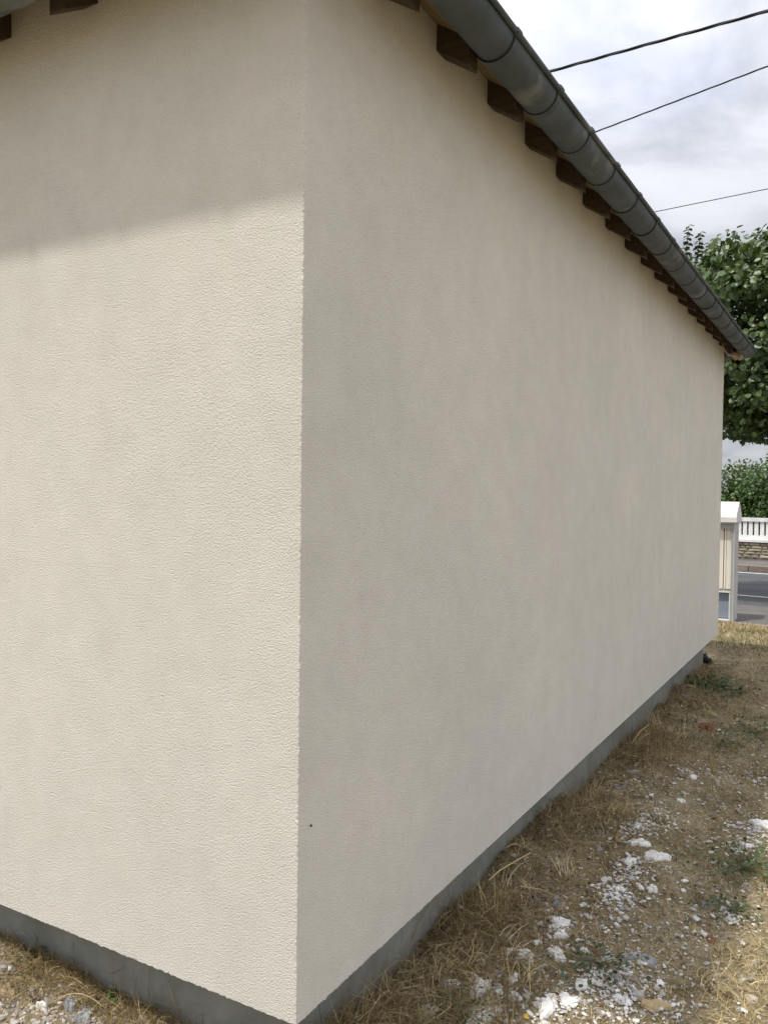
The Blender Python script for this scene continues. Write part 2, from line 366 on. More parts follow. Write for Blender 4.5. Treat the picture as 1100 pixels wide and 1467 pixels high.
# far and back walls plus the underside of the insulation overhang
hl = np.array(house.location)
ex = np.array([[0, HL, ZB], [-HW, HL, ZB], [-HW, HL, ZT], [0, HL, ZT], [-HW, 0, ZB], [-HW, 0, ZT],
               [0, 0, ZB], [-RC-.01, RC+.01, ZB], [-RC-.01, HL-RC-.01, ZB], [-HW+RC+.01, HL-RC-.01, ZB], [-HW+RC+.01, RC+.01, ZB]]) - hl
k = len(PL)+len(PR)
EQ = np.array([[0, 3, 2, 1], [1, 2, 5, 4], [6, 0, 8, 7], [0, 1, 9, 8], [1, 4, 10, 9], [4, 6, 7, 10]])+k
me = np_mesh('render_wall', np.concatenate([PL, PR, ex]), np.concatenate([QL, QR+len(PL), EQ]), smooth=False)
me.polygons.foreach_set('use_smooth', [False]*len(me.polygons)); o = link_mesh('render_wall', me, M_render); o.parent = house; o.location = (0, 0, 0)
mb = MB().box((-HW+RC, RC, -.4), (-RC, HL-RC, ZB+.02)); mb.build('plinth', M_plinth, house)
# a dark speck on the shaded wall
sp = hit(445, 1183, 0, .003); bm_ = MB().tube([sp, sp+np.array([.003, 0, 0])], .0028, 8); bm_.build('screw_head', M_black, house)
# rafters
PT = math.tan(math.radians(33)); RW = .062
def rafter_mesh(len_out=.109):
    # local: wall plane at x=0, outward +x, width centred on y, z=0 is bottom at wall
    p = [(-.06, .06*PT), (len_out, -len_out*PT), (len_out+.002, -len_out*PT+.0), (len_out+.002, -len_out*PT+.086), (-.06, .086+.06*PT)]
    return MB().prism([(a, b) for a, b in p], 1, -RW/2, RW/2).mesh('rafter')
raf = rafter_mesh()
RY = [.30, .676, 1.069, 1.435, 1.809, 2.199, 2.581, 2.958, 3.328, 3.696, 4.094, 4.447, 4.813, 5.193, 5.583, 5.95, 6.31]
ZR = 2.945
for y in RY:
    o = link_mesh('rafter', raf, M_wood, house, (0, y+RW/2, ZR+random.uniform(-.004, .004))); o.rotation_euler.x = random.uniform(-.03, .03)
RX = [-.33-.374*i for i in range(13)]
for xx in RX:
    o = link_mesh('rafter', raf, M_wood, house, (xx-RW/2, 0, ZR+random.uniform(-.004, .004))); o.rotation_euler.z = -math.pi/2
    o2 = link_mesh('rafter', raf, M_wood, house, (xx-RW/2, HL, ZR)); o2.rotation_euler.z = math.pi/2
for (cx, cy, a) in ((0, 0, -45), (0, HL, 45)):
    o = link_mesh('hip_rafter', raf, M_wood, house, (cx, cy, ZR)); o.rotation_euler.z = math.radians(a); o.scale = (1.2, 1, 1)
# soffit boards: sloping ring under the roof edge, in three boards
def ring(d0, d1, z0, z1, th, name, m, parent):
    mb = MB()
    def c(d, z): return [(d, -d, z), (d, HL+d, z), (-HW-d, HL+d, z), (-HW-d, -d, z)]
    vs = c(d0, z0)+c(d1, z1)+c(d0, z0+th)+c(d1, z1+th); fs = []
    for i in range(4):
        j = (i+1) % 4; fs += [(i, j, j+4, i+4), (i+8, i+12, j+12, j+8), (i+4, j+4, j+12, i+12), (i, i+8, j+8, j)]
    mb.add(vs, fs); return mb.build(name, m, parent)
zs0 = ZR+.086-.004
for d0, d1 in ((-.14, .047), (.05, .107), (.110, .15)):
    ring(d0, d1, zs0-d0*PT, zs0-d1*PT, .016, 'soffit_board', M_soffit, house)
# roof: hipped, covered in clay (seen only from above)
ov = .165; z0r = zs0+.022-ov*PT; rh = (HW/2+ov)
mb = MB(); vs = [(ov, -ov, z0r), (ov, HL+ov, z0r), (-HW-ov, HL+ov, z0r), (-HW-ov, -ov, z0r), (-HW/2, HW/2, z0r+rh*PT), (-HW/2, HL-HW/2, z0r+rh*PT)]
t_ = .035; vs += [(a, b, c+t_) for a, b, c in vs]
fs = [(0, 1, 5, 4), (1, 2, 5), (2, 3, 4, 5), (3, 0, 4)]; fs += [tuple(i+6 for i in f) for f in fs] + [(i, (i+1) % 4, (i+1) % 4+6, i+6) for i in range(4)]
mb.add(vs, fs); mb.build('roof', M_tile, house)
# gutter: half round, swept round the eaves with mitred corners
GR, GXC, GZC = .064, .178, 2.948
prof = [(GXC+GR*math.cos(t), GZC+GR*math.sin(t)) for t in np.radians(np.linspace(180, 360, 19))]
bead = [(GXC+GR+.006+.0085*math.cos(t), GZC+.004+.0085*math.sin(t)) for t in np.radians(np.linspace(200, 520, 12))]
inner = [(GXC+(GR-.003)*math.cos(t), GZC+(GR-.003)*math.sin(t)) for t in np.radians(np.linspace(360, 180, 19))]
loop = prof+bead+inner
mb = MB(); n = len(loop); vs = []
def runs():
    "corner offsets plus intermediate points so that the run can sag a little"
    pts = []
    for i in range(20): pts.append(('R', (i/20)))
    return pts
stations = [((1, -1), (0, 0))]
for i in range(1, 16): stations.append(((1, 0), (0, HL*i/16)))
stations += [((1, 1), (0, HL)), ((-1, 1), (-HW, HL)), ((-1, -1), (-HW, 0))]
for (sx, sy), (bx, by) in stations:
    wob = .002*math.sin(by*3.1) if sy == 0 else 0
    for (d, z) in loop: vs.append((bx+sx*(d), by+sy*d, z+wob))
m_ = len(stations); fs = []
for i in range(m_):
    j = (i+1) % m_
    for q in range(n): fs.append((i*n+q, i*n+(q+1) % n, j*n+(q+1) % n, j*n+q))
mb.add(vs, fs); gut = mb.build('gutter', M_zinc, house, smooth=True)
def arc_strip(r, w, dy, t0=182, t1=352, th=.0022):
    mb = MB(); vs = []; fs = []; A = np.radians(np.linspace(t0, t1, 22))
    for t in A:
        for rr in (r, r+th):
            for y in (dy-w/2, dy+w/2): vs.append((GXC+rr*math.cos(t), y, GZC+rr*math.sin(t)))
    for i in range(len(A)-1):
        a = i*4; b = a+4; fs += [(a+2, a+3, b+3, b+2), (a, a+2, b+2, b), (a+1, b+1, b+3, a+3), (a, b, b+1, a+1)]
    mb.add(vs, fs); return mb
ms = arc_strip(GR+.0004, .030, .012)
cyl = [(GXC+GR+.006, -.010, GZC+.004), (GXC+GR+.006, .018, GZC+.004)]
ms.tube(cyl, .0125, 10); brk = ms.mesh('gutter_bracket'); brk.materials.append(M_zinc)
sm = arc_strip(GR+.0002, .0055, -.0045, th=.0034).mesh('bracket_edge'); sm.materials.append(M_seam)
def bracket(x, y, rot):
    for nm, me in (('gutter_bracket', brk), ('bracket_seam', sm)):
        o = bpy.data.objects.new(nm, me); COL.objects.link(o); o.parent = gut; o.location = Vector((x, y, 0))-house.location*1.0; o.rotation_euler.z = rot
        o.location = Vector((x-house.location.x, y-house.location.y, 0))
for y in RY: bracket(0, y+.035, 0)
for xx in RX: bracket(xx-.03, 0, -math.pi/2); bracket(xx-.03, HL, math.pi/2)
# foam lump and loose wire at the far corner under the gutter
c0 = Vector((.075, HL+.02, 2.885)); mb = MB()
for i in range(7):
    p = c0+Vector((random.uniform(-.05, .07), random.uniform(-.05, .03), random.uniform(-.02, .025))); r = random.uniform(.018, .032)
    for a in range(1): mb.tube([p+Vector((0, 0, -r)), p+Vector((0, 0, -.6*r)), p, p+Vector((0, 0, .6*r)), p+Vector((0, 0, r))], [r*.2, r*.8, r, r*.8, r*.2], 9)
mb.build('foam_filler', M_foam, house, smooth=True)
wp = [hit(*q, 0, X) for q, X in (((1030, 478), .03), ((1034, 490), .04), ((1037, 500), .06), ((1042, 507), .07), ((1050, 510), .1), ((1057, 511), .12), ((1062, 508), .13), ((1061, 503), .13), ((1057, 504), .12))]
MB().tube(wp, .0035, 6).build('loose_wire', M_wire, house, smooth=True)

# ------------------------------------------------------------------ roadside cabinet
cx, cy = -.235, 9.5
cab = empty('roadside_cabinet', (cx-.5, cy+.2, 0), 'small white roadside kiosk with gabled cap and cream panels', 'cabinet')
cw = 1.05; x0 = cx-cw
body = MB()
# body box with recess at the front: back slab, two side piers, lintel
body.box((x0, cy+.12, -.1), (cx, cy+.40, 1.26)); body.box((cx-.011, cy, -.1), (cx, cy+.118, 1.26)); body.box((x0, cy, -.1), (x0+.05, cy+.118, 1.26)); body.box((x0+.052, cy, 1.235), (cx-.013, cy+.118, 1.26))
body.build('body', M_cabwall, cab)
cp = MB(); zc0 = 1.262
prof_c = [(cy-.05, zc0), (cy+.45, zc0), (cy+.45, zc0+.05), (cy+.43, zc0+.09), (cy+.21, 1.515), (cy+.19, 1.515), (cy-.03, zc0+.11), (cy-.05, zc0+.06)]
cp.prism(prof_c, 0, x0-.04, cx+.025); cp.build('roof_cap', M_white, cab)
fr = MB()
fr.box((x0+.052, cy+.006, 1.18), (cx-.013, cy+.117, 1.232)); fr.box((cx-.036, cy+.006, .02), (cx-.013, cy+.117, 1.178)); fr.box((x0+.055, cy+.006, .02), (x0+.10, cy+.117, 1.178))
fr.build('frame', M_greyframe, cab)
pz0, pz1 = .42, 1.178
xs = [x0+.102, x0+.46, x0+.48, cx-.20, cx-.178, cx-.078]
xr = cx-.038
for a, b in ((xr-.056, xr), (xr-.083, xr-.061), (xr-.40, xr-.093), (x0+.102, xr-.41)):
    if b-a > .02: MB().box((a, cy+.04, pz0), (b, cy+.117, pz1)).build('door_panel', M_cream, cab)
MB().box((x0+.102, cy+.05, .372), (xr-.002, cy+.116, .412)).build('shelf_bar', M_white, cab)
MB().box((xr-.018, cy+.055, .035), (xr, cy+.116, .37)).build('lower_frame', M_white, cab)
MB().box((x0+.102, cy+.095, .05), (xr-.02, cy+.117, .368)).build('lower_panel', M_bluegrey, cab)
MB().box((x0+.102, cy+.05, .015), (xr, cy+.116, .033)).build('sill', M_white, cab)

# ------------------------------------------------------------------ garden wall with white slatted concrete fence across the road
gw = empty('garden_wall', MRD @ Vector((0, VF+.15, .118)), 'low rubble stone wall with pale coping across the road', 'wall')
def rbox(a, b): return MB().box(a, b, MRD)
rbox((-14, VF+.03, -.1), (14, VF+.27, .53)).build('mortar_core', M_mortar, gw)
rbox((-14, VF-.03, .533), (14, VF+.33, .585)).build('coping', M_white, gw)
def stone_mesh(w, h, k):
    mb = MB(); r = random.Random(k); pts = []
    for (a, b) in ((-1, -1), (-.35, -1.04), (.35, -1), (1, -1), (1.03, 0), (1, 1), (.3, 1.04), (-.4, 1), (-1, 1), (-1.03, 0)):
        pts.append((a*w/2*r.uniform(.86, 1), b*h/2*r.uniform(.86, 1)))
    n = len(pts); vs = [(x, .02, z) for x, z in pts]+[(x*.97, -.012*r.uniform(.6, 1.3), z*.96) for x, z in pts]+[(0, -.024, 0)]
    fs = [(i, (i+1) % n, n+(i+1) % n, n+i) for i in range(n)]+[(n+i, n+(i+1) % n, 2*n) for i in range(n)]
    mb.add(vs, fs); return mb.mesh('stone')
SM = {}
z = .155; row = 0; cnt = 0
while z < .52:
    h = random.choice([.07, .085, .11]); h = min(h, .53-z)
    if h < .04: break
    u = -4.2+random.random()*.1
    while u < 4.6:
        w = random.choice([.12, .18, .24, .3, .2]); key = (w, round(h, 3), random.randrange(3), random.randrange(4))
        if key not in SM: me = stone_mesh(w-.02, h-.018, len(SM)); me.materials.append(STONES[key[3]]); SM[key] = me
        o = link_mesh('stone', SM[key], None, gw, MRD @ Vector((u+w/2, VF+.03, z+h/2+random.uniform(-.006, .006)))); o.rotation_euler = (0, random.uniform(-.05, .05), RA); cnt += 1
        u += w
    z += h
fn = empty('concrete_fence', MRD @ Vector((0, VF+.15, .59)), 'white vertical slatted fence standing on the stone wall', 'fence')
rbox((-14, VF+.09, .588), (14, VF+.21, .68)).build('bottom_rail', M_white, fn)
rbox((-14, VF+.09, 1.0), (14, VF+.21, 1.085)).build('top_rail', M_white, fn)
pk = MB().box((-.041, -.035, -.1585), (.041, .035, .1585)).mesh('picket'); pk.materials.append(M_white)
for i in range(-36, 46):
    o = link_mesh('picket', pk, None, fn, MRD @ Vector((i*.124+.02, VF+.15, .84))); o.rotation_euler.z = RA

# ------------------------------------------------------------------ foliage
HEX = np.array([[0, 0, 0], [-.42, .30, .05], [-.40, .72, -.02], [0, 1.05, -.12], [.40, .72, -.02], [.42, .30, .05], [0, .5, -.06]])
HEXT = np.array([[0, 1, 6], [1, 2, 6], [2, 3, 6], [3, 4, 6], [4, 5, 6], [5, 0, 6]])
DIA = np.array([[0, 0, 0], [-.34, .5, .06], [0, 1, -.05], [.34, .5, .06]]); DIAT = np.array([[0, 1, 3], [1, 2, 3]])
def frames(d, nrm):
    d = d/np.linalg.norm(d, axis=1, keepdims=True); x = np.cross(d, nrm); x /= np.linalg.norm(x, axis=1, keepdims=True)+1e-9
    z = np.cross(x, d); return x, d, z
def leaves(P, D, Nn, size, tint, T=HEX, F=HEXT):
    x, y, z = frames(D, Nn); n = len(P); k = len(T)
    V = P[:, None]+size[:, None, None]*(T[None, :, 0:1]*x[:, None]+T[None, :, 1:2]*y[:, None]+T[None, :, 2:3]*z[:, None])
    Fi = (F[None]+(np.arange(n)*k)[:, None, None]).reshape(-1, F.shape[1])
    return V.reshape(-1, 3), Fi, np.repeat(tint, k, axis=0)
def rdir(n):
    v = rng.normal(size=(n, 3)); return v/np.linalg.norm(v, axis=1, keepdims=True)

# street tree (pruned linden), trunk just outside the frame
TC = np.array([.45, 12.2, 3.93]); TR = np.array([2.25, 1.9, 1.62])
tree = empty('street_tree', (TC[0], TC[1], 0), 'broad leaved street tree with a clipped dense crown beyond the gutter end', 'tree')
mb = MB(); mb.tube([(TC[0], TC[1], -.1), (TC[0]+.02, TC[1], .6), (TC[0]+.03, TC[1], 1.5), (TC[0], TC[1], 2.5), (TC[0], TC[1], 3.3)], [.2, .15, .13, .13, .08], 12)
mb.build('trunk', M_bark, tree, smooth=True)
def superell(n, p=2.8, jit=0):
    v = rdir(n); s = (np.abs(v)**p).sum(1)**(-1/p); return v*s[:, None]
cl = superell(360)*rng.uniform(.70, 1.0, (360, 1)); cl2 = superell(110)*rng.uniform(.2, .7, (110, 1))
CL = np.concatenate([cl, cl2])*TR*np.array([.97, .97, .92])+TC
lmb = MB()
for p in CL[CL[:, 2] > 3.2][::3]:
    b = np.array([TC[0], TC[1], 2.2+1.2*random.random()]); m = b+(p-b)*.5+np.array([0, 0, .15])
    lmb.tube([b, m, b+(p-b)*.8], [.04, .016, .005], 5)
lmb.build('limbs', M_bark, tree, smooth=True)
P = []; D = []; NN = []
for c in CL:
    k = 115; o = rng.normal(size=(k, 3)); o /= np.linalg.norm(o, axis=1, keepdims=True); o *= rng.uniform(.3, 1, (k, 1))**.6*np.array([.32, .32, .25])
    P.append(c+o); outd = (c-TC)/TR; outd = outd/ (np.linalg.norm(outd)+1e-6)
    NN.append(np.tile(outd*np.array([.8, .8, .5])+np.array([0, 0, .75]), (k, 1))+rng.normal(size=(k, 3))*.38)
    D.append(o*1.2+np.array([0, 0, -.35])+rng.normal(size=(k, 3))*.3)
# upright shoots at the top of the crown
for (px, py, ln) in ((987, 322, .5), (1004, 332, .4), (1022, 345, .35), (1046, 355, .3), (1074, 362, .35), (1093, 345, .45), (1015, 350, .3), (1060, 365, .3), (1110, 350, .5), (1135, 345, .45)):
    t = hit(px, py, 1, 11.4+random.random()*.8)
    sh_ = MB(); sh_.tube([tuple(t), tuple(t-np.array([.05, 0, ln]))], [.003, .007], 5); sh_.build('shoot', M_bark, tree)
    for i in range(30):
        f = i/30; a = i*2.4; P.append((t-np.array([.05*f, 0, ln*f]))[None]); D.append(np.array([[math.cos(a), math.sin(a), -.25]])); NN.append(np.array([[math.cos(a)*.3, math.sin(a)*.3, 1]])+rng.normal(size=(1, 3))*.25)
P = np.concatenate(P); D = np.concatenate(D); NN = np.concatenate(NN)
keep = P[:, 2] > 2.24+.12*rng.random(len(P)); P, D, NN = P[keep], D[keep], NN[keep]
sz = rng.uniform(.055, .105, len(P))
g = rng.random((len(P), 1)); tint = np.array([.03, .065, .014])*(1-g)+np.array([.11, .165, .04])*g
pale = rng.random(len(P)) < .08; tint[pale] = np.array([.24, .31, .14])
# the 300 leaves that show largest are leaves of their own
q = (P-np.array(CP)) @ R3.T; px = 550+1189*q[:, 0]/q[:, 2]; py = 733.5-1189*q[:, 1]/q[:, 2]
inv = np.where((px > 985) & (px < 1100) & (py > 322) & (py < 640))[0]
sel = inv[np.argsort(q[inv, 2]/sz[inv])[:290]]
mask = np.ones(len(P), bool); mask[sel] = False
V, F, Tt = leaves(P[mask]-np.array(tree.location), D[mask], NN[mask], sz[mask], tint[mask])
o = link_mesh('crown', np_mesh('crown', V, F, Tt, smooth=False), M_leaf); o.parent = tree; o.location = (0, 0, 0); o['kind'] = 'stuff'
LM = []
for c in ((.05, .095, .02), (.085, .135, .03), (.035, .07, .015), (.22, .28, .13)):
    me = np_mesh('leaf', HEX.copy(), HEXT.copy(), np.tile(np.array(c), (7, 1))); me.materials.append(M_leaf); LM.append(me)
X_, Y_, Z_ = frames(D[sel], NN[sel])
for i, s in enumerate(sel):
    o = bpy.data.objects.new('leaf', LM[3] if pale[s] else LM[i % 3]); COL.objects.link(o); o.parent = tree
    k = sz[s]*1.1; o.matrix_local = Matrix(((X_[i, 0]*k, Y_[i, 0]*k, Z_[i, 0]*k, P[s, 0]-tree.location.x), (X_[i, 1]*k, Y_[i, 1]*k, Z_[i, 1]*k, P[s, 1]-tree.location.y), (X_[i, 2]*k, Y_[i, 2]*k, Z_[i, 2]*k, P[s, 2]), (0, 0, 0, 1)))

def bush(cxyz, rad, nc, label, c0, c1, seed):
    t = empty('bush', (cxyz[0], cxyz[1], 0), label, 'bush')
    C0 = np.array(cxyz); Rr = np.array(rad); mb = MB()
    for i in range(7):
        a = random.random()*6.28; mb.tube([(C0[0], C0[1], 0), (C0[0]+math.cos(a)*Rr[0]*.3, C0[1]+math.sin(a)*Rr[1]*.3, C0[2]), (C0[0]+math.cos(a)*Rr[0]*.7, C0[1]+math.sin(a)*Rr[1]*.6, C0[2]+Rr[2]*.6)], [.05, .03, .01], 6)
    mb.build('stems', M_bark, t, smooth=True)
    c = superell(nc, 2.3)*rng.uniform(.6, 1.0, (nc, 1)); c[:, 2] = np.maximum(c[:, 2], -.98); c = c*Rr+C0
    P = []; D = []; NN = []
    for q in c:
        k = 70; o = rdir(k)*rng.uniform(.3, 1, (k, 1))*np.array([.34, .34, .24]); P.append(q+o); D.append(o+rng.normal(size=(k, 3))*.2+np.array([0, 0, .05]))
        NN.append(np.tile((q-C0)/Rr*.6+np.array([0, 0, .7]), (k, 1))+rng.normal(size=(k, 3))*.5)
    P = np.concatenate(P); D = np.concatenate(D); NN = np.concatenate(NN)
    g = rng.random((len(P), 1)); tint = np.array(c0)*(1-g)+np.array(c1)*g
    V, F, Tt = leaves(P-np.array(t.location), D, NN, rng.uniform(.06, .11, len(P)), tint, DIA*np.array([1.2, 1, 1]), DIAT)
    o = link_mesh('foliage', np_mesh('foliage', V, F, Tt), M_leaf); o.parent = t; o.location = (0, 0, 0); o['kind'] = 'stuff'
def rp(u, v): return MRD @ Vector((u, v, 0))
p = rp(-3.0, VF+2.3); bush((p.x, p.y, 1.25), (2.0, 1.6, 1.35), 430, 'lower dark green bush partly hidden by the house wall', (.035, .075, .015), (.11, .18, .04), 1)
p = rp(-.2, VF+2.2); bush((p.x, p.y, 1.5), (1.75, 1.6, 1.66), 480, 'taller bright green bush behind the white fence', (.04, .095, .015), (.15, .26, .04), 2)
p = rp(3.0, VF+2.4); bush((p.x, p.y, 1.6), (2.1, 1.6, 1.7), 220, 'wide green bush behind the fence at the photo edge', (.03, .07, .015), (.08, .14, .03), 3)
# ivy at the foot of the fence
iv = []
n = 900; u = rng.uniform(-2.2, 2.2, n); hgt = np.abs(rng.normal(0, .1, n)); u = np.round(u/.124)*.124+.082+rng.normal(0, .025, n)
Pv = np.array([tuple(MRD @ Vector((a, VF+.06+random.uniform(0, .06), .64+b))) for a, b in zip(u, hgt)])
Dv = rng.normal(size=(n, 3))*.6+np.array([0, -.3, -.5]); Nv = rng.normal(size=(n, 3))*.4+np.array([0, -1, .4])
V, F, Tt = leaves(Pv, Dv, Nv, rng.uniform(.035, .06, n), np.array([.04, .075, .02])*rng.uniform(.6, 1.5, (n, 1)), DIA*np.array([1.5, 1, 1]), DIAT)
tag(link_mesh('ivy', np_mesh('ivy', V, F, Tt), M_leaf), 'dark ivy leaves poking through the foot of the white fence', 'ivy', kind='stuff')

# ------------------------------------------------------------------ overhead cables
def cable(p1, p2, ext0, ext1, rad, twist, label, sag=.15):
    p1, p2 = Vector(p1), Vector(p2); d = (p2-p1).normalized(); a = p1-d*ext0; b = p2+d*ext1; Ln = (b-a).length
    n = int(Ln/(.045 if twist else 1.5)); mb = MB(); up = Vector((0, 0, 1)); sd = d.cross(up).normalized(); u2 = sd.cross(d)
    cset = (0, 2.094, 4.188) if twist else (0,)
    for ph in cset:
        pts = []
        for i in range(n+1):
            t = i/n; q = a+(b-a)*t; s = t*Ln
            q = q+up*(.00003*((s-ext0)*(s-ext0-(p2-p1).length)))*sag*10
            if twist: th = s/twist*6.283+ph; q = q+(sd*math.cos(th)+u2*math.sin(th))*rad*1.05
            pts.append(q)
        mb.tube(pts, rad, 5 if twist else 6, cap=False)
    return tag(mb.build('overhead_cable', M_cable, smooth=True), label, 'cable', 'overhead cables crossing the sky')
cable(hit(783, 103, 1, 7.5), hit(1100, 15, 1, 7.5), 9, 14, .0088, 1.1, 'thick twisted black cable, topmost of those crossing the sky')
cable(hit(849, 190, 1, 10), hit(1100, 94, 1, 9.4), 9, 14, .0055, .9, 'twisted black cable, middle one of those crossing the sky')
cable(hit(938, 303, 1, 19), hit(1100, 270, 1, 18.5), 12, 20, .0095, 0, 'thin black cable passing just above the street tree')
cable(hit(1060, 493, 1, 9.5), hit(1100, 481, 1, 9.4), 3, 12, .0035, 0, 'very thin wire in front of the tree crown beside the gutter end')

# ------------------------------------------------------------------ ground litter
def inhouse(x, y): return (x < -RC+.004) & (y > RC-.004) & (y < HL-RC)
def pebbles(name, pts, size, cols, label, cat, flat=.6):
    ico = np.array([[0, 0, 1], [.894, 0, .447], [.276, .851, .447], [-.724, .526, .447], [-.724, -.526, .447], [.276, -.851, .447], [.724, .526, -.447], [-.276, .851, -.447], [-.894, 0, -.447], [-.276, -.851, -.447], [.724, -.526, -.447], [0, 0, -1]])
    tri = np.array([[0, 1, 2], [0, 2, 3], [0, 3, 4], [0, 4, 5], [0, 5, 1], [1, 6, 2], [2, 7, 3], [3, 8, 4], [4, 9, 5], [5, 10, 1], [6, 7, 2], [7, 8, 3], [8, 9, 4], [9, 10, 5], [10, 6, 1], [11, 7, 6], [11, 8, 7], [11, 9, 8], [11, 10, 9], [11, 6, 10]])
    m = ~inhouse(pts[:, 0], pts[:, 1]); pts = pts[m]; size = size[m]; cols = cols[m]; n = len(pts)
    V = ico[None]*(1+rng.uniform(-.28, .28, (n, 12, 1)))*size[:, None, None]*np.stack([rng.uniform(.7, 1.3, n), rng.uniform(.55, 1, n), rng.uniform(.35, .8, n)*flat/.6], -1)[:, None]
    a = rng.uniform(0, 6.28, n); c, s = np.cos(a)[:, None], np.sin(a)[:, None]
    V = np.stack([V[..., 0]*c-V[..., 1]*s, V[..., 0]*s+V[..., 1]*c, V[..., 2]], -1)
    tl = rng.normal(0, .25, (n, 1)); V[..., 2] += V[..., 0]*tl
    z = gh(pts[:, 0], pts[:, 1])+size*.18+(.006 if name == 'plaster_crumbs' else 0)*rng.random(n)
    V += np.stack([pts[:, 0], pts[:, 1], z], -1)[:, None]
    F = (tri[None]+(np.arange(n)*12)[:, None, None]).reshape(-1, 3)
    return tag(link_mesh(name, np_mesh(name, V.reshape(-1, 3), F, np.repeat(cols, 12, axis=0)), M_pebble), label, cat, kind='stuff')
PC = np.array([[.38, .35, .31], [.29, .26, .23], [.46, .40, .31], [.34, .25, .17], [.24, .21, .18], [.58, .55, .51], [.42, .32, .22]])
def pcol(n, w=None): return PC[rng.choice(len(PC), n, p=w)]*rng.uniform(.75, 1.2, (n, 1))
# left gravel
n = 15000; pts = np.stack([rng.uniform(-1.7, .25, n), rng.uniform(-.75, .09, n)], -1)
pebbles('gravel', pts, rng.gamma(2.6, .0017, n)+.0018, pcol(n, [.30, .18, .14, .12, .12, .07, .07]), 'loose grey and beige gravel in front of the sunlit wall', 'gravel')
# general sprinkle on the right, denser near
n = 26000; yy = -.6+9.6*rng.random(n)**1.7; xx = rng.uniform(-.11, 1.7, n)
dens = fbm(xx*2.1, yy*2.1, 31)+.05*rng.normal(size=n) ; m = dens > -.06; xx, yy = xx[m], yy[m]; n = len(xx)
pebbles('pebble_scatter', np.stack([xx, yy], -1), rng.gamma(2.0, .0018, n)+.0018, pcol(n, [.22, .18, .20, .14, .12, .04, .10]), 'small pebbles scattered over the dry soil beside the shaded wall', 'pebbles')
# crumbs of white plaster in clusters (pixel centres of the photograph's clusters, radius in metres, number)
CLU = [(600, 1440, .13, 420), (690, 1430, .16, 260), (790, 1320, .14, 200), (885, 1272, .15, 420), (905, 1245, .1, 160), (915, 1178, .25, 520), (945, 1165, .2, 160), (1085, 1185, .17, 380), (1065, 1215, .12, 180), (870, 1400, .13, 420), (905, 1430, .18, 320), (1050, 1305, .10, 200), (980, 1330, .25, 160), (1000, 1100, .35, 200), (985, 1020, .3, 160), (795, 1445, .14, 220), (750, 1310, .15, 160), (1080, 1110, .4, 170), (1010, 960, .3, 90), (900, 1120, .2, 150), (860, 1320, .25, 140), (960, 1430, .25, 150)]
P2 = []; 
for (a, b, r, k) in CLU:
    c = hit(a, b, 2, .05); k = int(k*.95); o = rng.normal(size=(k, 2))*r*rng.choice([.3, .6, .9], (k, 1)); P2.append(c[:2]+o*np.array([.7, 1.1]))
n = 1700; bg_ = np.stack([rng.uniform(-.05, 1.6, n), -.5+8.8*rng.random(n)**1.2], -1); P2.append(bg_); P2 = np.concatenate(P2); n = len(P2)
wc = np.array([.72, .70, .66])*rng.uniform(.55, 1.08, (n, 1))
pebbles('plaster_crumbs', P2, rng.gamma(1.3, .0026, n)+.0018, wc, 'white plaster crumbs strewn over the brown soil along the wall', 'plaster crumbs', .45)

def blades(name, base, length, width, azim, elev, curl, cols, label, cat, lift=0.0, seg=3, m_=None):
    mk = ~inhouse(base[:, 0], base[:, 1]); base, length, width, azim, elev, curl, cols = (v[mk] for v in (base, length, width, azim, elev, curl, cols)); n = len(base)
    z = gh(base[:, 0], base[:, 1])+lift*rng.random(n)
    p = np.stack([base[:, 0], base[:, 1], z], -1); V = np.zeros((n, (seg+1)*2, 3)); el = elev.copy(); az = azim.copy(); daz = rng.normal(0, .28, n)
    side = np.stack([-np.sin(azim), np.cos(azim), rng.normal(0, .3, n)], -1)
    for i in range(seg+1):
        w = (width*(1-.75*(i/seg)**1.3)/2)[:, None]
        V[:, 2*i] = p-side*w; V[:, 2*i+1] = p+side*w
        d = np.stack([np.cos(el)*np.cos(az), np.cos(el)*np.sin(az), np.sin(el)], -1); p = p+d*(length/seg)[:, None]
        g = gh(p[:, 0], p[:, 1])+.002; p[:, 2] = np.maximum(p[:, 2], g)
        # keep clear of the plinth
        ins = inhouse(p[:, 0], p[:, 1]); rt = ins & (base[:, 0] > -RC); p[rt, 0] = -RC+.006; lf = ins & ~rt; p[lf, 1] = RC-.006
        el = el-curl/seg; az = az+daz
    k = (seg+1)*2; F = np.concatenate([np.array([[2*i, 2*i+1, 2*i+3, 2*i+2]]) for i in range(seg)])
    F = (F[None]+(np.arange(n)*k)[:, None, None]).reshape(-1, 4)
    return tag(link_mesh(name, np_mesh(name, V.reshape(-1, 3), F, np.repeat(cols, k, axis=0)), m_ or M_straw), label, cat, kind='stuff')
ST = np.array([[.50, .40, .20], [.37, .285, .14], [.25, .18, .085], [.16, .105, .052], [.60, .50, .31], [.30, .205, .085], [.23, .21, .08]])
def scol(n, w=None): return ST[rng.choice(len(ST), n, p=w)]*rng.uniform(.75, 1.2, (n, 1))
